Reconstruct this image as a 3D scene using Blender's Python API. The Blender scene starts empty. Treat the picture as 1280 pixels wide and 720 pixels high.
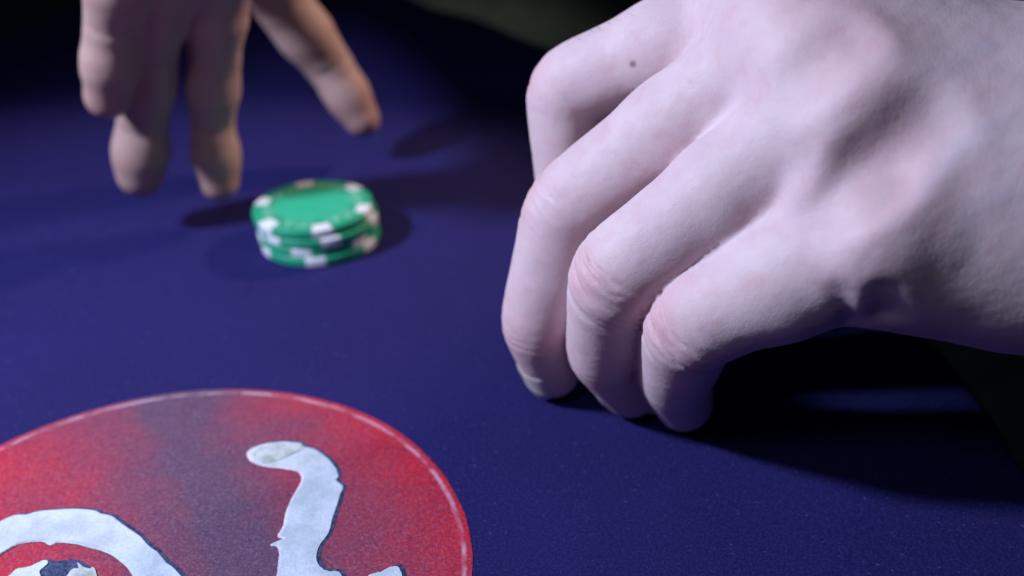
import bpy, bmesh, math, random
import numpy as np
from mathutils import Vector, Matrix

# ------------------------------------------------------------------ camera
F_PX, PITCH, ROLL, CAM_H = 1350.0, math.radians(30), math.radians(-2), 168.0   # px (1280 wide), mm
_c, _s = math.cos(ROLL), math.sin(ROLL)
_fw = np.array([0, math.cos(PITCH), -math.sin(PITCH)])
_r0 = np.array([1.0, 0, 0]); _u0 = np.cross(_r0, _fw)
RT, UP = _c*_r0 + _s*_u0, -_s*_r0 + _c*_u0
CAM = np.array([0, 0, CAM_H])
MM = 0.001

scene = bpy.context.scene
col = scene.collection
cam_d = bpy.data.cameras.new('camera')
cam = bpy.data.objects.new('camera', cam_d); col.objects.link(cam)
cam.matrix_world = Matrix(((RT[0], UP[0], -_fw[0], CAM[0]*MM), (RT[1], UP[1], -_fw[1], CAM[1]*MM),
                           (RT[2], UP[2], -_fw[2], CAM[2]*MM), (0, 0, 0, 1)))
cam_d.sensor_width = 36; cam_d.lens = 36*F_PX/1280
cam_d.clip_start = 0.005; cam_d.clip_end = 50
cam_d.dof.use_dof = True; cam_d.dof.focus_distance = 0.226; cam_d.dof.aperture_fstop = 8.0
scene.camera = cam

# ------------------------------------------------------------------ world, lamps, exposure
world = bpy.data.worlds.new('World'); scene.world = world; world.use_nodes = True
bg = world.node_tree.nodes['Background']
bg.inputs[0].default_value = (0.10, 0.12, 0.20, 1); bg.inputs[1].default_value = 0.05

def lamp(name, loc, target, watts, radius, color, cone, blend):
    d = bpy.data.lights.new(name, 'SPOT'); d.shadow_soft_size = radius*MM; d.energy = watts; d.color = color
    d.spot_size = math.radians(cone); d.spot_blend = blend
    o = bpy.data.objects.new(name, d); col.objects.link(o)
    o.location = Vector(loc)*MM
    o.rotation_euler = (Vector(target)-Vector(loc)).to_track_quat('-Z', 'Y').to_euler()
    return o
lamp('cool_lamp', (-430, 148, 405), (5, 230, 0), 21.0, 28, (0.68, 0.77, 1.0), 76, 1.0)
lamp('front_lamp', (-190, -120, 520), (0, 330, 0), 1.4, 50, (0.74, 0.81, 1.0), 80, 0.8)
lamp('warm_lamp', (310, 520, 320), (-135, 320, 40), 7.5, 20, (1.0, 0.74, 0.60), 34, 0.5)
lamp('added_floor_fill', (-150, 2700, 1900), (-230, 3000, -720), 40.0, 120, (1.0, 0.98, 0.86), 24, 0.7)  # unseen spot added to brighten the far floor

vs = scene.view_settings
vs.view_transform = 'Standard'; vs.look = 'None'; vs.gamma = 1; vs.exposure = 0; vs.use_curve_mapping = False

# ------------------------------------------------------------------ helpers
def ray(px, py):
    return _fw + (px-640)/F_PX*RT - (py-360)/F_PX*UP
def P(px, py, z=0.0):                 # the point of height z (mm) seen at a place of the photograph
    d = ray(px, py); return CAM + d*((z-CAM_H)/d[2])
def D(px, py, depth):                 # the point at a distance (mm) in front of the lens
    return CAM + ray(px, py)*depth
def unit(v): return v/np.linalg.norm(v)

def tag(o, label=None, cat=None, group=None, kind=None):
    if label: o['label'] = label
    if cat: o['category'] = cat
    if group: o['group'] = group
    if kind: o['kind'] = kind
    return o
def empty(name, loc=(0, 0, 0)):
    o = bpy.data.objects.new(name, None); col.objects.link(o); o.location = Vector(loc)*MM
    o.empty_display_size = 0.01
    return o
def link(name, me, mat, parent=None, smooth=True):
    o = bpy.data.objects.new(name, me); col.objects.link(o)
    if mat: me.materials.append(mat)
    if smooth: me.polygons.foreach_set('use_smooth', [True]*len(me.polygons))
    if parent: o.parent = parent
    return o
def mesh(verts, faces):
    me = bpy.data.meshes.new('mesh')
    me.from_pydata([tuple(v) for v in verts], [], [tuple(f) for f in faces]); me.update()
    return me

class Mat:
    def __init__(self, name, base=(0.5, 0.5, 0.5), rough=0.6, spec=0.5):
        self.m = bpy.data.materials.new(name); self.m.use_nodes = True
        self.t = self.m.node_tree; self.b = self.t.nodes['Principled BSDF']
        self.b.inputs['Base Color'].default_value = (*base, 1)
        self.b.inputs['Roughness'].default_value = rough
        self.b.inputs['Specular IOR Level'].default_value = spec
    def n(self, t, **kw):
        x = self.t.nodes.new(t)
        for k, v in kw.items():
            if k in x.inputs.keys(): x.inputs[k].default_value = v
            else: setattr(x, k, v)
        return x
    def l(self, a, b): self.t.links.new(a, b)
    def coord(self, which='Object'): return self.n('ShaderNodeTexCoord').outputs[which]
    def noise(self, scale, detail=3, rough=0.55, vec=None, dist=0):
        x = self.n('ShaderNodeTexNoise'); x.inputs['Scale'].default_value = scale
        x.inputs['Detail'].default_value = detail; x.inputs['Roughness'].default_value = rough
        x.inputs['Distortion'].default_value = dist
        self.l(vec if vec else self.coord(), x.inputs['Vector']); return x.outputs['Fac']
    def ramp(self, fac, stops):
        x = self.n('ShaderNodeValToRGB'); e = x.color_ramp.elements
        while len(e) < len(stops): e.new(0.5)
        for i, (p, c) in enumerate(stops):
            e[i].position = p; e[i].color = (*c, 1) if len(c) == 3 else c
        self.l(fac, x.inputs[0]); return x.outputs[0]
    def mix(self, fac, a, b, mode='MIX'):
        x = self.n('ShaderNodeMix'); x.data_type = 'RGBA'; x.blend_type = mode
        for s, v in ((x.inputs[0], fac), (x.inputs[6], a), (x.inputs[7], b)):
            if isinstance(v, (int, float)): s.default_value = v
            elif isinstance(v, tuple): s.default_value = (*v, 1)
            else: self.l(v, s)
        return x.outputs[2]
    def math(self, op, a, b=0.0, clamp=False):
        x = self.n('ShaderNodeMath'); x.operation = op; x.use_clamp = clamp
        for s, v in ((x.inputs[0], a), (x.inputs[1], b)):
            if isinstance(v, (int, float)): s.default_value = v
            else: self.l(v, s)
        return x.outputs[0]
    def bump(self, h, strength, dist, prev=None):
        x = self.n('ShaderNodeBump'); x.inputs['Strength'].default_value = strength
        x.inputs['Distance'].default_value = dist
        self.l(h, x.inputs['Height'])
        if prev: self.l(prev, x.inputs['Normal'])
        return x.outputs[0]
    def base(self, c): self.l(c, self.b.inputs['Base Color'])
    def normal(self, c): self.l(c, self.b.inputs['Normal'])
    def attr(self, name):
        x = self.n('ShaderNodeAttribute'); x.attribute_name = name; return x.outputs['Fac']

# ------------------------------------------------------------------ materials
def cloth_material():
    m = Mat('blue_cloth', rough=0.85, spec=0.15)
    fine = m.noise(1500, 3, 0.65)
    big = m.noise(22, 3)
    c = m.ramp(big, [(0.3, (0.0098, 0.0078, 0.068)), (0.7, (0.0124, 0.0098, 0.088))])
    c = m.mix(m.ramp(fine, [(0.42, (0, 0, 0)), (0.66, (0.8, 0.8, 0.8))]), c, (0.027, 0.023, 0.155))
    spk = m.ramp(m.noise(800, 1), [(0.70, (0, 0, 0)), (0.77, (1, 1, 1))])
    c = m.mix(m.math('MULTIPLY', spk, 0.30), c, (0.16, 0.17, 0.42))
    m.base(c)
    m.normal(m.bump(fine, 0.7, 0.0003))
    return m.m

def emblem_material(cx, cy, r, band):
    m = Mat('red_print', rough=0.6, spec=0.35)
    geo = m.n('ShaderNodeNewGeometry').outputs['Position']
    sep = m.n('ShaderNodeSeparateXYZ'); m.l(geo, sep.inputs[0])
    X, Y = sep.outputs[0], sep.outputs[1]
    dx = m.math('SUBTRACT', X, cx); dy = m.math('SUBTRACT', Y, cy)
    rad = m.math('DIVIDE', m.math('SQRT', m.math('ADD', m.math('MULTIPLY', dx, dx), m.math('MULTIPLY', dy, dy))), r)
    # slate blue band mixed into the red colour
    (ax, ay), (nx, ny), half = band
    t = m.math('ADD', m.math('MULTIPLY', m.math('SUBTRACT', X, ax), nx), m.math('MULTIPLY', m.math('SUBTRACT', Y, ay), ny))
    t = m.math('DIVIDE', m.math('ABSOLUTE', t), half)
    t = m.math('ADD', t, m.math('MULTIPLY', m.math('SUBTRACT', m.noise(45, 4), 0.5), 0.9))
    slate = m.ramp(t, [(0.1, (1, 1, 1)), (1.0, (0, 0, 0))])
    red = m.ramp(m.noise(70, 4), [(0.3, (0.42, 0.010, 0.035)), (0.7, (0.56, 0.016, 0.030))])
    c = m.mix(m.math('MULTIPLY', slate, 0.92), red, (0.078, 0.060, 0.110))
    g1 = m.noise(1500, 2, 0.7); g2 = m.noise(800, 3, 0.7)
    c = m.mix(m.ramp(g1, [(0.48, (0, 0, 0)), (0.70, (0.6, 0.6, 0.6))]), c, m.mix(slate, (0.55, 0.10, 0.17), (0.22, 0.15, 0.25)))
    c = m.mix(m.ramp(g2, [(0.30, (0.6, 0.6, 0.6)), (0.50, (0, 0, 0))]), c, (0.09, 0.012, 0.08))
    # pale rim line, worn away in places, with a red edge beyond it
    d = m.math('ABSOLUTE', m.math('SUBTRACT', m.math('ADD', rad, m.math('MULTIPLY', m.math('SUBTRACT', m.noise(160, 3), 0.5), 0.012)), 0.975))
    line = m.math('MULTIPLY', m.ramp(d, [(0.003, (1, 1, 1)), (0.010, (0, 0, 0))]),
                  m.ramp(m.noise(120, 4), [(0.40, (0.1, 0.1, 0.1)), (0.56, (1, 1, 1))]))
    c = m.mix(m.math('MULTIPLY', line, 0.55), c, (0.75, 0.50, 0.62))
    m.base(c)
    m.normal(m.bump(m.math('ADD', g1, g2), 0.55, 0.0003))
    return m.m

def print_material(name, a, b, scale=180):
    m = Mat(name, rough=0.6, spec=0.3)
    c = m.ramp(m.noise(scale, 5, 0.6), [(0.38, a), (0.58, b)])
    c = m.mix(m.math('MULTIPLY', m.ramp(m.noise(1300, 2), [(0.35, (1, 1, 1)), (0.6, (0, 0, 0))]), 0.22), c, (0.25, 0.3, 0.42))
    m.base(c)
    m.normal(m.bump(m.noise(1500, 2), 0.4, 0.00025))
    return m.m

def skin_material(name, base, flush_c, bump=1.0):
    m = Mat(name, rough=0.55, spec=0.30)
    pos = m.coord()
    c = m.ramp(m.noise(70, 5, 0.6), [(0.30, tuple(x*f for x, f in zip(base, (0.90, 0.84, 0.88)))), (0.68, base)])
    c = m.mix(m.ramp(m.noise(190, 4, 0.6, dist=0.6), [(0.52, (0, 0, 0)), (0.75, (0.35, 0.35, 0.35))]), c, flush_c)
    c = m.mix(m.attr('flush'), c, flush_c)
    c = m.mix(m.math('MULTIPLY', m.attr('vein'), 0.3), c, (base[0]*0.66, base[1]*0.82, base[2]*0.98))
    c = m.mix(m.attr('mole'), c, (0.10, 0.045, 0.04))
    m.base(c)
    v = m.n('ShaderNodeTexVoronoi'); v.feature = 'DISTANCE_TO_EDGE'; v.inputs['Scale'].default_value = 1000
    wob = m.n('ShaderNodeVectorMath'); wob.operation = 'ADD'
    nz = m.n('ShaderNodeTexNoise'); nz.inputs['Scale'].default_value = 600; m.l(pos, nz.inputs['Vector'])
    sc = m.n('ShaderNodeVectorMath'); sc.operation = 'SCALE'; sc.inputs['Scale'].default_value = 0.0015
    m.l(nz.outputs['Color'], sc.inputs[0]); m.l(pos, wob.inputs[0]); m.l(sc.outputs[0], wob.inputs[1])
    m.l(wob.outputs[0], v.inputs['Vector'])
    cell = m.ramp(v.outputs['Distance'], [(0.0, (0, 0, 0)), (0.12, (1, 1, 1))])
    n1 = m.bump(cell, 0.16*bump, 0.00016)
    n2 = m.bump(m.noise(380, 4, 0.6), 0.15*bump, 0.0005, n1)
    v2 = m.n('ShaderNodeTexVoronoi'); v2.feature = 'DISTANCE_TO_EDGE'; v2.inputs['Scale'].default_value = 420
    m.l(wob.outputs[0], v2.inputs['Vector'])
    n2 = m.bump(m.ramp(v2.outputs['Distance'], [(0.0, (0, 0, 0)), (0.10, (1, 1, 1))]), 0.08*bump, 0.00022, n2)
    m.normal(n2)
    rr = m.ramp(m.noise(260, 3), [(0.3, (0.48,)*3), (0.7, (0.64,)*3)])
    m.l(rr, m.b.inputs['Roughness'])
    m.b.inputs['Subsurface Weight'].default_value = 0.35
    m.b.inputs['Subsurface Radius'].default_value = (1.0, 0.35, 0.22)
    m.b.inputs['Subsurface Scale'].default_value = 0.0028
    return m.m

M_CLOTH = cloth_material()
M_SKIN = skin_material('pale_skin', (0.66, 0.515, 0.55), (0.58, 0.29, 0.32))
M_SKIN2 = skin_material('warm_skin', (0.48, 0.32, 0.29), (0.46, 0.22, 0.19))
mm = Mat('nail', (0.62, 0.45, 0.44), 0.28, 0.5)
mm.b.inputs['Subsurface Weight'].default_value = 0.2; mm.b.inputs['Subsurface Scale'].default_value = 0.002
mm.base(mm.ramp(mm.noise(300, 3), [(0.3, (0.68, 0.54, 0.52)), (0.7, (0.78, 0.66, 0.62))]))
M_NAIL = mm.m
mm = Mat('hair', (0.12, 0.08, 0.06), 0.5); M_HAIR = mm.m
mm = Mat('chip_green', (0.0, 0.25, 0.11), 0.42, 0.5)
mm.base(mm.ramp(mm.noise(300, 3), [(0.3, (0.014, 0.31, 0.165)), (0.7, (0.020, 0.36, 0.19))]))
mm.normal(mm.bump(mm.noise(900, 2), 0.25, 0.0002)); M_GREEN = mm.m
mm = Mat('chip_inlay', (0.012, 0.30, 0.15), 0.55, 0.4)
mm.base(mm.ramp(mm.noise(250, 3), [(0.3, (0.026, 0.40, 0.225)), (0.7, (0.032, 0.44, 0.25))])); M_INLAY = mm.m
mm = Mat('chip_white', (0.72, 0.73, 0.75), 0.45, 0.5)
mm.base(mm.ramp(mm.noise(500, 4), [(0.3, (0.66, 0.68, 0.72)), (0.6, (0.78, 0.80, 0.84))])); M_WHITE = mm.m
mm = Mat('chip_print', (0.16, 0.50, 0.33), 0.4, 0.5)
mm.base(mm.ramp(mm.noise(700, 3), [(0.3, (0.12, 0.50, 0.32)), (0.6, (0.28, 0.64, 0.48))])); M_MARK = mm.m
mm = Mat('carpet', rough=0.95, spec=0.1)
mm.base(mm.ramp(mm.noise(14, 5, 0.7), [(0.35, (0.09, 0.115, 0.10)), (0.65, (0.17, 0.20, 0.18))]))
mm.normal(mm.bump(mm.noise(300, 3), 0.8, 0.004)); M_FLOOR = mm.m

# ------------------------------------------------------------------ floor
me = bpy.data.meshes.new('mesh')
n = 24; vv = [((i/n-0.5)*6, (j/n-0.4)*6, -0.72+0.002*math.sin(i*3.1)*math.cos(j*2.3)) for j in range(n+1) for i in range(n+1)]
ff = [(j*(n+1)+i, j*(n+1)+i+1, (j+1)*(n+1)+i+1, (j+1)*(n+1)+i) for j in range(n) for i in range(n)]
tag(link('floor', mesh(vv, ff), M_FLOOR), kind='structure')

# ------------------------------------------------------------------ poker table with its cloth and printed emblem
def catmull(pts, k):
    out = []; N = len(pts); pts = [np.array(p, float) for p in pts]
    for i in range(N):
        a, b, c, d = pts[i-1], pts[i], pts[(i+1) % N], pts[(i+2) % N]
        for q in range(k):
            t = q/k
            out.append(0.5*((2*b)+(c-a)*t+(2*a-5*b+4*c-d)*t*t+(3*b-a-3*c+d)*t**3))
    return np.array(out)
edge_px = [(1280, 610), (1240, 555), (1190, 470), (1150, 425)]
right = [P(*p)[:2] for p in edge_px]
far = [P(640, 45)[:2], P(590, 22)[:2], P(540, 5)[:2]]
left = [P(110, 5)[:2], P(0, 52)[:2]]
outline = [(118, -40), (119, 90), right[0], right[2], (104, 330), (66, 450), far[0], far[2], (-120, 730), (-215, 735),
           left[0], left[1], (-305, 420), (-312, 200), (-310, 40), (-300, -120), (-90, -170), (80, -140)]
OUT = catmull(outline, 12)
def cloth_height(x, y):
    ex, ey = P(280, 690)[:2]
    away = np.clip((np.hypot(x-ex, y-ey)-85)/120, 0, 1)
    h = 2.6*np.sin((0.35*x+y)/26+1.3*np.sin(x/60))*np.clip((y-385)/90, 0, 1)
    h += 0.9*np.sin((y-0.6*x)/15+0.8*np.sin(x/33))*np.clip((y-440)/90, 0, 1)
    h += 0.25*np.sin(x/17+y/23)*away
    chip = np.clip((np.hypot(x+66, y-329)-26)/30, 0, 1)
    return h*away*chip - 0.3*away
table = empty('poker_table', (0, 200, 0))
tag(table, 'table covered in deep blue cloth with a red round print', 'table')
def part(name, me, mat, parent, smooth=True):
    o = link(name, me, mat, parent, smooth)
    return o
def local(me, off):
    n_ = len(me.vertices); a = np.empty(n_*3, np.float32); me.vertices.foreach_get('co', a)
    a = a.reshape(-1, 3)-np.array(off)*MM; me.vertices.foreach_set('co', a.ravel().astype(np.float32)); me.update(); return me
# cloth: concentric rings from the middle to the rim, then rolled over the edge and hanging
cen = OUT.mean(0); verts = []; faces = []; N = len(OUT); RINGS = 150
for k in range(RINGS+1):
    s = k/RINGS
    q = cen+(OUT-cen)*max(s, 0.002)
    verts += np.column_stack([q, cloth_height(q[:, 0], q[:, 1])]).tolist()
nrm = np.roll(OUT, -1, 0)-np.roll(OUT, 1, 0); nrm = np.stack([nrm[:, 1], -nrm[:, 0]], 1); nrm /= np.linalg.norm(nrm, axis=1)[:, None]
if np.mean(((OUT-cen)*nrm).sum(1)) < 0: nrm = -nrm
prof = [(5*math.sin(a), -5*(1-math.cos(a))) for a in np.linspace(0.3, math.pi/2, 5)]+[(5.5, -14), (6, -28), (6.5, -45), (7, -62)]
for d_, z_ in prof:
    for i in range(N):
        w = 1+0.4*math.sin(i*0.9)*min(1, -z_/40)
        x, y = OUT[i]+nrm[i]*d_*w
        verts.append((x, y, z_+float(cloth_height(*OUT[i]))))
K = RINGS+len(prof)
for k in range(K):
    for i in range(N):
        j = (i+1) % N
        faces.append((k*N+i, (k+1)*N+i, (k+1)*N+j, k*N+j))
me = local(mesh(np.array(verts)*MM, faces), (0, 200, 0))
part('tablecloth', me, M_CLOTH, table)
bm = bmesh.new()
top = [bm.verts.new((x*MM, y*MM-0.2, -0.003)) for x, y in cen+(OUT-cen)*0.985]
bot = [bm.verts.new((x*MM, y*MM-0.2, -0.030)) for x, y in cen+(OUT-cen)*0.985]
bm.faces.new(bot)
for i in range(N): bm.faces.new((top[i], top[(i+1) % N], bot[(i+1) % N], bot[i]))
me = bpy.data.meshes.new('mesh'); bm.to_mesh(me); bm.free()
wood = Mat('dark_wood', (0.03, 0.022, 0.018), 0.5); wood.base(wood.ramp(wood.noise(40, 4), [(0.3, (0.02, 0.014, 0.01)), (0.7, (0.05, 0.035, 0.025))]))
part('table_board', me, wood.m, table, False)
for lx, ly in ((-240, -80), (60, -80), (-235, 600), (-40, 540)):
    bm = bmesh.new()
    r_ = bmesh.ops.create_cone(bm, cap_ends=True, segments=16, radius1=0.014, radius2=0.021, depth=0.686)
    bmesh.ops.translate(bm, verts=bm.verts, vec=(lx*MM, (ly-200)*MM, -0.032-0.343))
    me = bpy.data.meshes.new('mesh'); bm.to_mesh(me); bm.free()
    part('leg', me, wood.m, table)

# emblem
EC, ER = np.array([-80.9, 171.0]), 70.3
def sheet(pts_mm, z, off=(0, 200, 0), th=0.0):
    bm = bmesh.new()
    vs_ = [bm.verts.new(((x-off[0])*MM, (y-off[1])*MM, z*MM)) for x, y in pts_mm]
    f = bm.faces.new(vs_); f.normal_update()
    if f.normal.z < 0: f.normal_flip()
    bmesh.ops.triangulate(bm, faces=[f])
    me = bpy.data.meshes.new('mesh'); bm.to_mesh(me); bm.free(); return me
circ = [(EC[0]+ER*math.cos(a)*(1+0.0015*math.sin(9*a)+0.001*math.sin(31*a)), EC[1]+ER*math.sin(a)*(1+0.0015*math.cos(7*a))) for a in np.linspace(0, 2*math.pi, 240, endpoint=False)]
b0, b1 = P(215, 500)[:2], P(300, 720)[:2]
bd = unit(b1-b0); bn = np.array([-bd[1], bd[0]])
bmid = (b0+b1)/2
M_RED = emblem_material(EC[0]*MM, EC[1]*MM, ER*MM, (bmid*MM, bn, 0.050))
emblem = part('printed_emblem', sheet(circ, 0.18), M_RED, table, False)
emblem['label'] = 'red round print with white shapes'
M_PALE = print_material('pale_print', (0.47, 0.53, 0.60), (0.60, 0.67, 0.77), 110)
M_NAVY = print_material('navy_print', (0.012, 0.018, 0.07), (0.03, 0.04, 0.13))
M_RIM = print_material('rim_print', (0.66, 0.58, 0.70), (0.80, 0.74, 0.84))
M_GREY = print_material('grey_print', (0.33, 0.38, 0.35), (0.56, 0.62, 0.64), 260)
hook = [(312,568),(316,563),(322,560),(335,556),(355,554),(370,555),(377,556),(378,559),(395,564),(405,571),(412,577),(419,586),(421,590),(423,597),(420,602),(429,610),(425,620),(421,634),(417,645),(414,656),(412,665),(408,672),(402,680),(398,687),(396,695),(396,702),(399,708),(404,713),(412,716),(425,718),(427,745),(351,745),(351,715),(352,703),(353,692),(351,685),(347,682),(341,682),(350,678),(358,674),(351,671),(354,665),(358,657),(360,645),(363,636),(368,624),(375,612),(380,602),(380,596),(377,591),(370,588),(352,585),(340,584),(330,582),(321,579),(315,575)]
ring = [(-70,700),(-40,672),(-10,660),(0,655),(20,646),(35,645),(50,641),(70,639),(95,638),(118,640),(127,644),(140,647),(152,656),(162,663),(175,672),(186,684),(197,692),(208,705),(220,715),(245,750),(185,750),(170,720),(163,709),(155,702),(144,694),(130,688),(115,684),(100,680),(85,678),(73,678),(66,681),(58,677),(45,677),(30,679),(18,683),(6,690),(-2,695),(-12,705),(-30,735)]
bit = [(463,723),(472,718),(480,716),(490,711),(497,710),(500,714),(503,724),(500,745),(470,745)]
eye1 = [(8,728),(15,719),(22,713),(34,711),(45,707),(56,702),(61,705),(55,711),(50,716),(48,728)]
eye2 = [(84,728),(87,718),(92,713),(99,712),(97,705),(104,710),(112,713),(117,711),(120,716),(119,728)]
eyed = [(30,735),(36,716),(44,706),(58,700),(75,702),(92,700),(106,704),(114,712),(118,735)]
def smooth_poly(px, jit=0.0, seed=0):
    rnd = random.Random(seed); p = [P(*q)[:2] for q in px]; out = []
    p = list(catmull(p, 4))
    for i in range(len(p)):
        a, b = p[i], p[(i+1) % len(p)]; L = np.linalg.norm(b-a); k = max(1, int(L/1.6))
        for q in range(k):
            out.append(a+(b-a)*q/k+np.array([rnd.gauss(0, jit), rnd.gauss(0, jit)]))
    return np.array(out)
def grow(poly, d):
    t = np.roll(poly, -1, 0)-np.roll(poly, 1, 0); n_ = np.stack([t[:, 1], -t[:, 0]], 1); n_ /= np.linalg.norm(n_, axis=1)[:, None]+1e-9
    area = 0.5*np.sum(poly[:, 0]*np.roll(poly[:, 1], -1)-np.roll(poly[:, 0], -1)*poly[:, 1])
    return poly+n_*(d if area > 0 else -d)
part('printed_shape', sheet(smooth_poly(eyed, 0.08, 3), 0.30), M_NAVY, emblem, False)
for i, (px, mt) in enumerate(((hook, M_PALE), (ring, M_PALE), (bit, M_PALE), (eye1, M_PALE), (eye2, M_GREY))):
    p = smooth_poly(px, 0.03, i)
    if i < 3:
        part('printed_outline', sheet(grow(p, 0.35)+np.array([0.5, 0.4]), 0.26+0.02*i), M_NAVY, emblem, False)
        part('printed_rim', sheet(grow(p, 0.30)+np.array([-0.35, -0.20]), 0.36+0.02*i), M_RIM if i != 1 else M_PALE, emblem, False)
    part('printed_shape', sheet(p, 0.46+0.02*i), mt, emblem, False)
# greyed ends of the hook shape
g1 = [(317,569),(323,563),(335,559),(355,557),(376,559),(379,563),(365,570),(348,577),(338,580),(326,579),(319,575)]
g2 = [(354,690),(361,692),(372,700),(384,696),(393,690),(393,703),(398,711),(406,717),(420,720),(420,744),(355,744),(354,715)]
for i, g in enumerate((g1,)):
    part('printed_shade', sheet(smooth_poly(g, 0.12, 20+i), 0.60), M_GREY, emblem, False)

# ------------------------------------------------------------------ poker chips
CH = 3.15; CR = 20.0
def chip_body():
    prof = [(0, 0), (CR-0.5, 0), (CR-0.12, 0.12), (CR, 0.5), (CR, CH-0.5), (CR-0.12, CH-0.12), (CR-0.5, CH), (13.2, CH), (12.9, CH-0.22), (0, CH-0.22)]
    S = 72; v = []; f = []
    for r, z in prof:
        for i in range(S):
            a = 2*math.pi*i/S; v.append((max(r, 0.01)*math.cos(a), max(r, 0.01)*math.sin(a), z))
    for k in range(len(prof)-1):
        for i in range(S):
            j = (i+1) % S; f.append((k*S+i, k*S+j, (k+1)*S+j, (k+1)*S+i))
    return mesh(np.array(v)*MM, f)
def chip_spot(a0, half=0.165):
    prof = [(15.6, CH+0.03), (CR-0.5, CH+0.03), (CR-0.06, CH-0.10), (CR+0.06, CH-0.5), (CR+0.06, 0.5), (CR-0.06, 0.10), (CR-0.5, 0.0)]
    S = 7; v = []; f = []
    for r, z in prof:
        for i in range(S+1):
            a = a0-half+2*half*i/S; v.append((r*math.cos(a), r*math.sin(a), z))
    for k in range(len(prof)-1):
        for i in range(S): f.append((k*(S+1)+i, (k+1)*(S+1)+i, (k+1)*(S+1)+i+1, k*(S+1)+i+1))
    return mesh(np.array(v)*MM, f)
def chip_border():
    v = []; f = []
    def patch(r0, r1, a0, a1, z):
        S = 3; b = len(v)
        for i in range(S+1):
            a = a0+(a1-a0)*i/S
            v.append((r0*math.cos(a), r0*math.sin(a), z)); v.append((r1*math.cos(a), r1*math.sin(a), z))
        for i in range(S): f.append((b+2*i, b+2*i+1, b+2*i+3, b+2*i+2))
    for k in range(6):
        c = math.radians(60*k+30)
        for o_, r0, r1, w in ((-0.17, 14.2, 16.6, 0.05), (-0.05, 13.9, 15.2, 0.035), (0.06, 15.4, 16.9, 0.04), (0.18, 14.2, 16.6, 0.05), (-0.30, 14.4, 15.4, 0.03), (0.30, 14.4, 15.4, 0.03)):
            patch(r0, r1, c+o_-w, c+o_+w, CH+0.03)
        patch(13.25, 13.6, c-0.40, c+0.40, CH+0.03)
    return mesh(np.array(v)*MM, f)
def chip_inlay():
    S = 64; v = [(0, 0, (CH-0.17)*MM)]+[(12.8*MM*math.cos(2*math.pi*i/S), 12.8*MM*math.sin(2*math.pi*i/S), (CH-0.17)*MM) for i in range(S)]
    return mesh(v, [(0, 1+i, 1+(i+1) % S) for i in range(S)])
B_, BR_, IN_ = chip_body(), chip_border(), chip_inlay()
SP_ = [chip_spot(math.radians(60*k)) for k in range(6)]
def make_chip(x, y, z, rot, tilt, label):
    c = empty('poker_chip', (x, y, z)); c.rotation_euler = (math.radians(tilt[0]), math.radians(tilt[1]), math.radians(rot))
    tag(c, label, 'poker chip', 'green chips in the stack')
    for nm, me_, mt in [('body', B_, M_GREEN), ('border_print', BR_, M_MARK), ('inlay', IN_, M_INLAY)]+[('edge_spot', s_, M_WHITE) for s_ in SP_]:
        if me_.materials: link(nm, me_, None, c)
        else: link(nm, me_, mt, c)
    return c
make_chip(-64.4, 328.4, 0.15, 33, (0, 0), 'bottom green poker chip of the stack, lying on the blue cloth')
make_chip(-65.0, 329.1, 3.32, 22, (0, 0.1), 'second green poker chip from the bottom of the stack')
make_chip(-64.6, 328.8, 6.50, 50, (0.1, 0), 'green poker chip just under the topmost chip of the stack')
make_chip(-66.0, 329.4, 9.68, 47, (0.1, 0.15), 'topmost green poker chip, its white edge spots and face in view')

# ------------------------------------------------------------------ hands: one implicit surface each, turned into one mesh
def smin(a, b, k):
    h = np.maximum(k-np.abs(a-b), 0)/k
    return np.minimum(a, b)-h*h*k*0.25
def smax(a, b, k): return -smin(-a, -b, k)
def cap(p, a, b, ra, rb):
    ab = b-a; L = ab@ab
    t = np.clip(((p-a)@ab)/max(L, 1e-9), 0, 1)
    q = p-a-t[:, None]*ab
    return np.sqrt(np.einsum('ij,ij->i', q, q))-(ra+(rb-ra)*t)
def ball(p, c, r):
    q = p-c; return np.sqrt(np.einsum('ij,ij->i', q, q))-r

def chain(J, R, bend=0.17):
    pts, rad = [J[0]], [R[0]]
    for i in range(1, len(J)-1):
        l1, l2 = np.linalg.norm(J[i]-J[i-1]), np.linalg.norm(J[i+1]-J[i]); c = bend*min(l1, l2)
        a, b = J[i]+(J[i-1]-J[i])*c/l1, J[i]+(J[i+1]-J[i])*c/l2
        for t in (0, 0.25, 0.5, 0.75, 1):
            pts.append(a*(1-t)**2+J[i]*2*t*(1-t)+b*t*t)
            rad.append(R[i]+(R[i-1]-R[i])*0.3*(1-t)**2*(i > 0)*0.5+(R[i+1]-R[i])*0.25*t*t)
    pts.append(J[-1]); rad.append(R[-1])
    return pts, rad
def finger_sdf(p, ch, k=1.5, pads=()):
    J, R = ch; m_ = max(R)
    lo_ = np.min(J, 0)-m_; hi_ = np.max(J, 0)+m_
    q = np.maximum(np.maximum(lo_-p, p-hi_), 0); far_d = np.sqrt(np.einsum('ij,ij->i', q, q))
    near_ = far_d < 11; out = far_d+0.5
    p = p[near_]
    if len(p) == 0: return out
    d = None
    for i in range(len(J)-1):
        c = cap(p, J[i], J[i+1], R[i], R[i+1])
        d = c if d is None else np.minimum(d, c)
    for c, r in pads: d = smin(d, ball(p, c, r), 5.0)
    out[near_] = d
    return out

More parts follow.
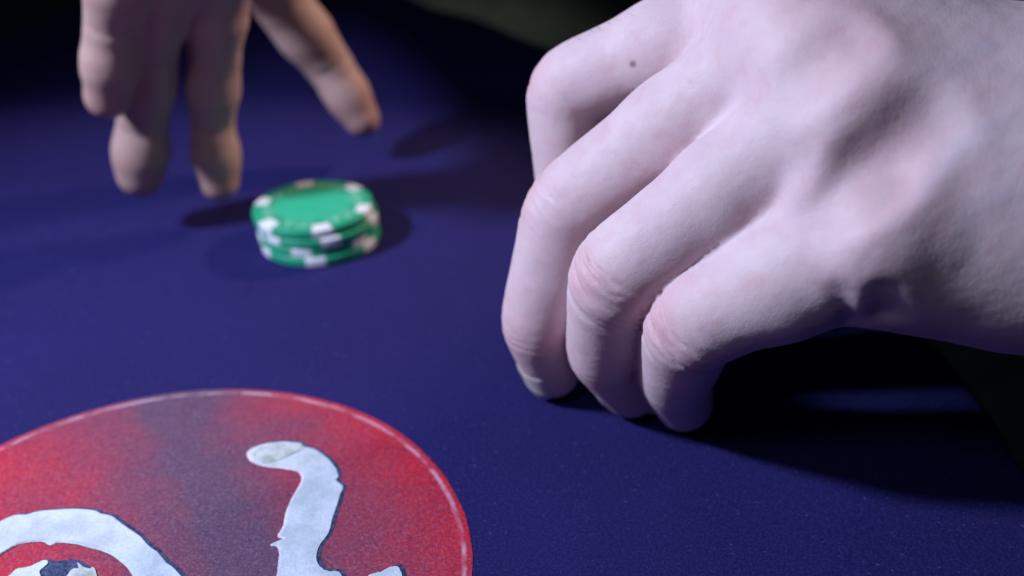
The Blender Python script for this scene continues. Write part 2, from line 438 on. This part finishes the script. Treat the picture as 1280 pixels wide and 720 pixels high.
def polygonise(f, lo, hi, h, block=8):
    lo = np.array(lo, float); n = np.ceil((np.array(hi)-lo)/h/block).astype(int)*block
    V = np.empty(n+1, np.float32)
    nb = n//block
    cs = np.stack(np.meshgrid(*[np.arange(x) for x in nb], indexing='ij'), -1).reshape(-1, 3)
    cen_ = lo+(cs+0.5)*block*h
    fc = f(cen_)
    g = np.arange(block+1); off = np.stack(np.meshgrid(g, g, g, indexing='ij'), -1).reshape(-1, 3)
    rad = block*h*0.5*math.sqrt(3)*1.1+2.5
    act = np.abs(fc) < rad
    for c, v in zip(cs[~act], fc[~act]):
        i, j, k = c*block; V[i:i+block+1, j:j+block+1, k:k+block+1] = v
    ids = np.nonzero(act)[0]
    for s in range(0, len(ids), 150):
        b = ids[s:s+150]
        pts = (lo+(cs[b][:, None, :]*block+off[None])*h).reshape(-1, 3)
        vals = f(pts).reshape(len(b), block+1, block+1, block+1)
        for q, c in enumerate(cs[b]):
            i, j, k = c*block; V[i:i+block+1, j:j+block+1, k:k+block+1] = vals[q]
    ins = V < 0
    cnt = np.zeros(n, np.int8)
    for dx in (0, 1):
        for dy in (0, 1):
            for dz in (0, 1): cnt += ins[dx:n[0]+dx, dy:n[1]+dy, dz:n[2]+dz]
    cells = np.argwhere((cnt > 0) & (cnt < 8))
    idx = -np.ones(n, np.int64); idx[tuple(cells.T)] = np.arange(len(cells))
    acc = np.zeros((len(cells), 3)); num = np.zeros(len(cells))
    corners = [np.array(c) for c in np.ndindex(2, 2, 2)]
    for a in corners:
        for ax in range(3):
            if a[ax]: continue
            b = a.copy(); b[ax] = 1
            va = V[tuple((cells+a).T)]; vb = V[tuple((cells+b).T)]
            m_ = (va < 0) != (vb < 0)
            t = np.where(m_, va/(va-vb+1e-12), 0)
            pt = a+np.outer(t, b-a)
            acc[m_] += pt[m_]; num[m_] += 1
    vert = lo+(cells+acc/num[:, None])*h
    quads = []
    for ax in range(3):
        u, w = (ax+1) % 3, (ax+2) % 3
        sl0 = [slice(1, n[0]), slice(1, n[1]), slice(1, n[2])]; sl0[ax] = slice(0, n[ax])
        sl1 = list(sl0); sl1[ax] = slice(1, n[ax]+1)
        A, B = ins[tuple(sl0)], ins[tuple(sl1)]
        e = np.argwhere(A != B); flip = A[tuple(e.T)]
        base = e+np.array([0 if q == ax else 1 for q in range(3)])
        def cell(du, dw):
            c = base.copy(); c[:, u] -= du; c[:, w] -= dw; return idx[tuple(c.T)]
        q = np.stack([cell(1, 1), cell(0, 1), cell(0, 0), cell(1, 0)], 1)
        q[~flip] = q[~flip][:, ::-1]
        quads.append(q)
    quads = np.concatenate(quads); quads = quads[(quads >= 0).all(1)]
    return vert, quads

def grad(f, p, e=0.25):
    T = np.array([[1, -1, -1], [-1, -1, 1], [-1, 1, -1], [1, 1, 1.]])
    g = sum(k[None]*f(p+k*e)[:, None] for k in T)
    return g/(np.linalg.norm(g, axis=1)[:, None]+1e-9)

def subdivide(v, q):
    e = np.concatenate([q[:, [0, 1]], q[:, [1, 2]], q[:, [2, 3]], q[:, [3, 0]]]); e.sort(axis=1)
    key = e[:, 0].astype(np.int64)*len(v)+e[:, 1]
    uq, inv = np.unique(key, return_inverse=True)
    ea, eb = uq//len(v), uq % len(v)
    ev = (v[ea]+v[eb])/2; fv = v[q].mean(1)
    n0, n1 = len(v), len(v)+len(uq); m_ = len(q)
    ei = inv.reshape(4, m_)+n0; fi = np.arange(m_)+n1
    nq = np.concatenate([np.stack([q[:, k], ei[k], fi, ei[k-1]], 1) for k in range(4)])
    return np.concatenate([v, ev, fv]), nq

def fnoise(p, s, seed=0):
    r = np.random.RandomState(seed); o = np.zeros(len(p))
    for i in range(7):
        d = r.normal(size=3); d /= np.linalg.norm(d)
        o += np.sin(p@d/s*(0.6+0.9*r.rand())*2*math.pi+r.rand()*6.28)
    return o/4

def build_skin(name, f, lo, hi, h, mat, detail, parent, sub=True):
    v, q = polygonise(f, lo, hi, h)
    # relax, then back to the surface
    nb = np.zeros_like(v); ct = np.zeros(len(v))
    for a, b in ((0, 1), (1, 2), (2, 3), (3, 0)):
        for x, y in ((a, b), (b, a)):
            ct += np.bincount(q[:, x], minlength=len(v))
            for ax in range(3): nb[:, ax] += np.bincount(q[:, x], v[q[:, y], ax], len(v))
    v = 0.5*v+0.5*nb/ct[:, None]
    for _ in range(2): v = v-grad(f, v)*f(v)[:, None]*0.9
    if sub:
        v, q = subdivide(v, q)
    fn = np.cross(v[q[:, 2]]-v[q[:, 0]], v[q[:, 3]]-v[q[:, 1]]); g = np.zeros_like(v)
    for k in range(4):
        for ax in range(3): g[:, ax] += np.bincount(q[:, k], fn[:, ax], len(v))
    g /= np.linalg.norm(g, axis=1)[:, None]+1e-9
    disp, attrs = detail(v, g)
    v = v+g*disp[:, None]
    me = bpy.data.meshes.new('mesh')
    me.vertices.add(len(v)); me.loops.add(len(q)*4); me.polygons.add(len(q))
    return v, q, me, attrs

def finish(name, v, q, me, attrs, mat, parent, origin):
    me.vertices.foreach_set('co', ((v-origin)*MM).astype(np.float32).ravel())
    me.loops.foreach_set('vertex_index', q.astype(np.int32).ravel())
    me.polygons.foreach_set('loop_start', np.arange(0, len(q)*4, 4, dtype=np.int32))
    me.update(calc_edges=True); me.validate()
    for k, a in attrs.items():
        at = me.attributes.new(k, 'FLOAT', 'POINT'); at.data.foreach_set('value', a.astype(np.float32))
    return link(name, me, mat, parent)

def joint_frame(J, i, default):
    u1 = unit(J[i]-J[i-1]); u2 = unit(J[i+1]-J[i]) if i+1 < len(J) else u1
    o = u1-u2
    nd = unit(o) if np.linalg.norm(o) > 0.15 else default
    t = unit(u1+u2); nd = unit(nd-t*(nd@t)); return t, nd, np.cross(t, nd)

def creases(v, g, J, i, default, offs, depth, width, reach, seed, curve=0.02):
    t, nd, b = joint_frame(J, i, default)
    rel = v-J[i]
    near = np.exp(-np.clip(np.linalg.norm(rel, axis=1)-reach, 0, None)**2/18)
    s = rel@t; l = rel@b
    face = np.clip((g@nd+0.30)/0.6, 0, 1)
    out = np.zeros(len(v))
    r = np.random.RandomState(seed)
    wob = fnoise(v, 5.0, seed)*0.45
    for o in offs:
        k = depth*(0.55+0.6*r.rand()); lw = reach*(0.55+0.5*r.rand()); l0 = r.normal()*2.0
        cc = o+curve*np.sign(o+0.01)*l*l+wob+r.normal()*0.04*l
        out -= k*np.exp(-((s-cc)/width)**2)*np.exp(-((l-l0)/lw)**2)
        out += 0.35*k*np.exp(-((s-cc-2.2*width)/(1.4*width))**2)*np.exp(-((l-l0)/lw)**2)
    return out*near*face

def nail_mesh(f, base, tip, nd, r, origin, s0=0.25, s1=1.05, half=0.85, tiplen=1.0):
    t = unit(tip-base); L = np.linalg.norm(tip-base)+r*0.55; nd = unit(nd-t*(nd@t)); b = np.cross(t, nd)
    S, A = 12, 12; V = []; Fc = []; O = []; DR = []; EX = []
    dist = np.linspace(0, r*2.2, 70)
    for i in range(S+1):
        u = i/S; s = L*(s0+(s1-s0)*u)
        w = half*(1-0.35*max(0, (u-0.72)/0.28)**2-0.25*max(0, (0.15-u)/0.15)**2)
        for j in range(A+1):
            ph = w*(2*j/A-1); ext = max(0, s-(L-r*0.5))
            DR.append(nd*math.cos(ph)+b*math.sin(ph)); O.append(base+t*min(s, L-r*0.5)); EX.append((ext, u, 0.45*max(0, 1-i/2.0)+0.30*(j in (0, A))))
    O = np.array(O); DR = np.array(DR)
    vals = f((O[:, None]+DR[:, None]*dist[None, :, None]).reshape(-1, 3)).reshape(len(O), -1)
    hit = np.where((vals > 0).any(1), np.argmax(vals > 0, 1), 45)
    for layer in (0.14, -0.6):
        for o, dr, (ext, u, sink), k in zip(O, DR, EX, hit): V.append(o+t*ext+dr*(dist[k]+layer-sink-0.25*u*ext))
    n1 = (S+1)*(A+1)
    for i in range(S):
        for j in range(A):
            a = i*(A+1)+j
            Fc.append((a, a+1, a+A+2, a+A+1)); Fc.append((n1+a, n1+a+A+1, n1+a+A+2, n1+a+1))
    rim = [j for j in range(A+1)]+[i*(A+1)+A for i in range(1, S+1)]+[S*(A+1)+j for j in range(A-1, -1, -1)]+[i*(A+1) for i in range(S-1, 0, -1)]
    for a, b_ in zip(rim, rim[1:]+rim[:1]): Fc.append((a, n1+a, n1+b_, b_))
    return mesh((np.array(V)-origin)*MM, Fc)

# ---- the near hand: left hand, back to the lens, bent fingers standing on the cloth
A_ = [D(962,2,240), D(706,110,262), D(714,248,276), D(745,318,282)]
B_J = [D(988, 44,222), D(708,260,252), P(671,404,27), P(690,462,8.5)]
C_J = [D(1050,126,210), D(770,344,233), P(756,440,25), P(788,484,9)]
D_J = [D(1092,288,206), D(864,404,226), P(844,472,21), P(854,502,9)]
NEAR = [A_, B_J, C_J, D_J]
NR = [[11.2, 10.0, 8.5, 7.2], [11.0, 10.4, 9.0, 7.5], [11.0, 10.7, 9.1, 7.7], [12.4, 10.4, 8.6, 7.3]]
WR = [D(1300,108,226), D(1300,145,214), D(1300,205,207), D(1300,302,209)]
fdir = unit(np.array([1.0, 0.28, 0.02]))
WF = [w+fdir*112+np.array([0, 0, -4]) for w in WR]
back_n = unit(np.cross(A_[0]-D_J[0], WR[1]-B_J[0]))
if back_n@(CAM-B_J[0]) < 0: back_n = -back_n
THUMB = [WR[0]+(A_[0]-WR[0])*0.25-back_n*14, A_[0]+(WR[0]-A_[0])*0.30-back_n*34+np.array([0, 6, 0]), np.array([52., 238, 50]), np.array([31., 237, 24])]
TR = [15, 12.5, 10, 8.5]
for nm, J in zip('ABCD', NEAR):
    print('near', nm, [np.round(j).tolist() for j in J], [round(float(np.linalg.norm(J[i+1]-J[i]))) for i in range(3)])

def palm_base(p):
    d = None
    for J, w, wf, r in zip(NEAR, WR, WF, (12.5, 13, 13.5, 14)):
        c = smin(cap(p, J[0]-back_n*1.5, w-back_n*3, r-1.0, r+1), cap(p, w-back_n*3, wf-back_n*3, r+1, r+5), 6)
        d = c if d is None else smin(d, c, 22)
    # underside of the palm, heels of the hand
    for J, w, r in ((D_J, WR[3], 13), (C_J, WR[2], 12), (B_J, WR[1], 12), (A_, WR[0], 12)):
        d = smin(d, cap(p, J[0]-back_n*(12 if J is not D_J else 8)+np.array([2, 2, 0]), w-back_n*(10 if J is not D_J else 6), r, 15), 12)
    d = smin(d, cap(p, D(1165,206,211), D(1300,258,210), 11.0, 13.0), 14)
    # webs between the fingers
    for J1, J2, f1, f2 in ((A_, B_J, .26, .28), (B_J, C_J, .26, .28), (C_J, D_J, .28, .30)):
        a = J1[0]+(J1[1]-J1[0])*f1; b = J2[0]+(J2[1]-J2[0])*f2
        d = smin(d, cap(p, a-back_n*5, b-back_n*5, 6, 6), 6)
    return d
def surf(px, py, lift=0.0):            # where the back of the hand lies
    o = unit(ray(px, py)); t = 120.0
    for _ in range(80): t += float(palm_base((CAM+o*t)[None])[0])*0.8
    return CAM+o*(t-lift)
HOLLOWS = [(surf(1055,45,6.5), surf(985,100,6.0), 5.5, 5.0), (surf(1166,146,4.6), surf(1090,218,2.6), 5.0, 5.0), (surf(1090,218,2.6), surf(1008,292,3.0), 5.0, 4.0)]
FOLDS = [(surf(1046,372,3.3), surf(1056,398,3.1), 2.0), (surf(1104,372,3.4), surf(1108,398,3.2), 2.0)]
TENDONS = [(J[0]+back_n*8.6, J[0]+back_n*8.6+0.7*(w+back_n*7.4-J[0]-back_n*8.6)) for J, w in zip(NEAR[:3], WR[:3])]
def near_palm(p):
    d = palm_base(p)
    for J, kr in zip(NEAR, (9.6, 9.8, 9.8, 9.2)):
        d = smin(d, ball(p, J[0]+back_n*2.0, kr), 10)
    for a, b in TENDONS: d = smin(d, cap(p, a, b, 2.4, 1.6), 7)
    for a, b, r1, r2 in HOLLOWS: d = smax(d, -cap(p, a, b, r1, r2), 7)
    for a, b, r in FOLDS: d = smax(d, -cap(p, a, b, r, r*1.2), 5)
    return d
CHAINS = [chain(J, R) for J, R in zip(NEAR, NR)]
PADS = [[(J[0]+(J[1]-J[0])*0.5-joint_frame(J, 1, back_n)[1]*(1.0 if J is not D_J else 2.2), R[0]*0.96)] for J, R in zip(NEAR, NR)]
THCH = chain(THUMB, TR)
def near_fingers(p): return [finger_sdf(p, c, 1.5, pd) for c, pd in zip(CHAINS, PADS)]
def near_sdf(p):
    d0 = near_palm(p); fs = near_fingers(p)
    r = None
    for f in fs:
        c = smin(d0, f, 5.0)
        r = c if r is None else smin(r, c, 1.2)
    th = finger_sdf(p, THCH, 3.0)
    return smin(r, smin(d0, th, 10), 2.0)

VEINS = [[surf(*q) for q in px] for px in (((1262,150),(1200,190),(1160,240),(1135,310)), ((1230,60),(1180,90),(1120,95)), ((1265,235),(1215,260),(1185,320)))]
def near_detail(v, g):
    disp = np.zeros(len(v)); flush = np.zeros(len(v)); vein = np.zeros(len(v)); mole = np.zeros(len(v))
    fid = np.argmin(np.stack(near_fingers(v)), 0)
    for k, J in enumerate(NEAR):
        R = NR[k]; disp0 = disp; disp = np.zeros(len(v))
        if k > 0:
            disp += creases(v, g, J, 1, back_n, ((-3.9, 0.4), (-4.6, -2.2, 1.5), (-2.6, 1.9))[k-1], 0.70, 0.55, R[1]*0.95, 11+k, 0.008)
            disp += creases(v, g, J, 1, back_n, (6.2+0.8*k,), 0.45, 1.0, R[1]*0.8, 51+k, 0.008)
            t_, nd_, b_ = joint_frame(J, 1, back_n); rel = v-J[1]
            m_ = np.exp(-((rel@t_)/7.0)**2)*np.clip((g@nd_+0.15)/0.5, 0, 1)*(np.linalg.norm(rel, axis=1) < R[1]*2)
            uv = np.stack([(rel@t_)*1.0+(rel@b_)*0.15, (rel@b_)*0.28, 0*(rel@b_)], 1)
            disp += 0.24*m_*np.clip(fnoise(uv, 2.3, 70+k), -1.2, 0.6)
        else:
            disp += creases(v, g, J, 1, back_n, (3.5, 5.2), 0.25, 0.6, R[1]*0.9, 12)
        disp += creases(v, g, J, 2, back_n, (-2.4, 0, 2.2), 0.22, 0.55, R[2]*0.7, 31+k, 0.01)
        disp = disp0+disp*(fid == k)
        for i, w in ((1, 0.50), (2, 0.32)):
            nd = joint_frame(J, i, back_n)[1]
            flush += w*np.exp(-((v-(J[i]+nd*R[i]))**2).sum(1)/60)
        flush += 0.35*np.exp(-((v-J[3])**2).sum(1)/90)
        flush += 0.32*np.exp(-((v-(J[0]+back_n*12))**2).sum(1)/110)
    # fine slack of the skin over the back and the heel
    disp += 0.07*fnoise(v, 11, 3)+0.025*fnoise(v, 3.2, 4)
    # veins
    for pts in VEINS:
        for a, b in zip(pts[:-1], pts[1:]): vein = np.maximum(vein, np.exp(-(cap(v, a, b, 0, 0)/2.2)**2))
    disp += 0.10*vein
    ml = D(791, 80, 251); dd = np.linalg.norm(np.cross(v-CAM, unit(ml-CAM)), axis=1); mole = 0.75*np.clip((1.05-dd)/0.7, 0, 1)*(g@unit(CAM-ml) > 0.2)
    return disp, dict(flush=np.clip(flush, 0, 0.8), vein=vein, mole=mole)

near = empty('hand', D_J[3]); NO = np.array(D_J[3])
tag(near, 'large pale hand, back to the viewer, bent fingers standing on blue cloth', 'hand')
v, q, me, at = build_skin('skin', near_sdf, (-30, 120, -4), (272, 330, 165), 1.15, M_SKIN, near_detail, near)
print('near verts', len(v), v.min(0), v.max(0))
finish('skin', v, q, me, at, M_SKIN, near, NO)
for J, R in list(zip(NEAR, NR)):
    nd = joint_frame(J, 2, back_n)[1]
    link('fingernail', nail_mesh(near_sdf, J[2], J[3], nd, R[3], NO, 0.50, 1.02, 0.72), M_NAIL, near)

# a few fine hairs along the top of the near index finger
rnd = random.Random(5); HV = []; HF = []
for px, py in ((741, 40), (749, 36), (752, 38), (764, 30), (777, 27), (793, 19), (726, 50)):
    o = unit(ray(px, py)); t = 200.0
    for _ in range(60): t += float(near_sdf((CAM+o*t)[None])[0])*0.8
    root = CAM+o*t; g_ = grad(near_sdf, root[None])[0]; dr = unit(g_*(0.2+0.5*rnd.random())+UP*(0.1+0.5*rnd.random())-RT*(0.5+0.6*rnd.random())); L_ = 1.6+2.6*rnd.random()
    b0_ = len(HV)
    for k in range(5):
        c_ = root+dr*L_*k/4-RT*0.5*(k/4)**2*L_*0.5; w_ = 0.055*(1-k/4.6)
        for a in range(3): HV.append(c_+w_*(math.cos(a*2.09)*RT+math.sin(a*2.09)*_fw))
    for k in range(4):
        for a in range(3): HF.append((b0_+3*k+a, b0_+3*k+(a+1) % 3, b0_+3*k+3+(a+1) % 3, b0_+3*k+3+a))
link('hair', mesh((np.array(HV)-NO)*MM, HF), M_HAIR, near)

# ---- the far hand: fingers hanging, palm towards the lens, thumb to the right
I2 = [D(272,-50,322), D(268, 68,346), D(265,154,364), D(274,226,372)]
M2 = [D(206,-60,312), D(188, 58,338), D(178,154,357), D(175,217,366)]
R2 = [D(168,-140,296), D(154,-62,304), D(142,  28,320), D(134,120,335)]
L2 = [D(110,-165,302), D(84,-130,292), D(64,-105,288), D(54,-90,282)]
T2 = [D(312,-90,372), D(350,  2,392), D(412, 82,408), D(452,148,414)]
FAR = [I2, M2, R2, L2]
FR = [[11.2, 9.7, 8.2, 7.8], [11.8, 10.2, 9.2, 9.0], [11.6, 10.6, 9.6, 8.0], [9.8, 8.4, 7.6, 6.8]]
T2R = [14.5, 11.6, 9.6, 7.5]
FR = [[x*0.95 for x in r_] for r_ in FR]
W2 = [D(60,-330,398), D(20,-335,392), D(-18,-335,386), D(-50,-330,382)]
pn = -unit(np.cross(I2[0]-L2[0], W2[1]-M2[0]))
if pn@(CAM-M2[0]) < 0: pn = -pn
def far_palm(p):
    d = None
    for J, w in zip(FAR, W2):
        c = smin(cap(p, J[0]-pn*2, w, 10.5, 13), cap(p, w, w+np.array([-70, 45, 45.]), 13, 17), 6)
        d = c if d is None else smin(d, c, 14)
    d = smin(d, cap(p, W2[0]+pn*8, T2[0]+pn*4, 15, 13), 12)
    d = smin(d, cap(p, W2[3]+pn*8, L2[0]+pn*5, 14, 10), 12)
    for J1, J2 in ((I2, M2), (M2, R2), (R2, L2)):
        a = J1[0]+(J1[1]-J1[0])*0.25; b = J2[0]+(J2[1]-J2[0])*0.25
        d = smin(d, cap(p, a, b, 6, 6), 6)
    d = smin(d, cap(p, T2[0]+(T2[1]-T2[0])*0.3, I2[0], 7, 8), 10)
    return d
FCH = [chain(J, [R[0]*0.95, R[1]*0.93, R[2]*0.95, R[3]*0.92], 0.25) for J, R in zip(FAR+[T2], FR+[T2R])]
FPADS = []
for J, R in zip(FAR+[T2], FR+[T2R]):
    vd = unit(CAM-J[2])
    FPADS.append([((J[0]*0.4+J[1]*0.6)+vd*1.0, R[1]*0.93), ((J[1]+J[2])/2+vd*1.0, R[2]*0.96), (J[2]*0.45+J[3]*0.55+vd*0.8, R[3]*1.0)])
def far_sdf(p):
    d0 = far_palm(p); r = None
    for ch, pads in zip(FCH, FPADS):
        f = finger_sdf(p, ch, 3.0, pads)
        c = smin(d0, f, 5)
        r = c if r is None else smin(r, c, 1.0)
    return r
def far_detail(v, g):
    disp = 0.12*fnoise(v, 9, 5); flush = np.zeros(len(v))
    for J, R in zip(FAR+[T2], FR+[T2R]):
        vd = unit(CAM-J[2])
        for i in (1, 2):
            u = unit(J[i+1]-J[i-1]); rel = v-J[i]; s = rel@u
            disp -= 0.7*np.exp(-(s/0.8)**2)*np.clip(g@vd, 0, 1)*np.exp(-np.clip(np.linalg.norm(rel, axis=1)-R[i], 0, None)**2/6)
        flush += 0.6*np.exp(-((v-J[3])**2).sum(1)/90)
    return disp, dict(flush=np.clip(flush, 0, 0.8), vein=np.zeros(len(v)), mole=np.zeros(len(v)))
far = empty('hand', M2[3]); FO = np.array(M2[3])
tag(far, 'blurred hand with hanging fingers and spread thumb above the green chips', 'hand')
allp = np.array(FAR+[T2]).reshape(-1, 3)
v, q, me, at = build_skin('skin', far_sdf, np.minimum(allp.min(0), np.array(W2).min(0)+np.array([-70, 0, 0]))-22, np.maximum(allp.max(0), np.array(W2).max(0)+np.array([0, 45, 45]))+24, 1.3, M_SKIN2, far_detail, far, False)
print('far verts', len(v), v.min(0), v.max(0), 'tips z', [round(float(J[3][2])) for J in FAR+[T2]])
finish('skin', v, q, me, at, M_SKIN2, far, FO)
for J, R in list(zip(FAR+[T2], FR+[T2R])):
    link('fingernail', nail_mesh(far_sdf, J[2], J[3], -unit(CAM-J[2]), R[3], FO, 0.42, 1.02, 0.8), M_NAIL, far)

bpy.context.view_layer.update()
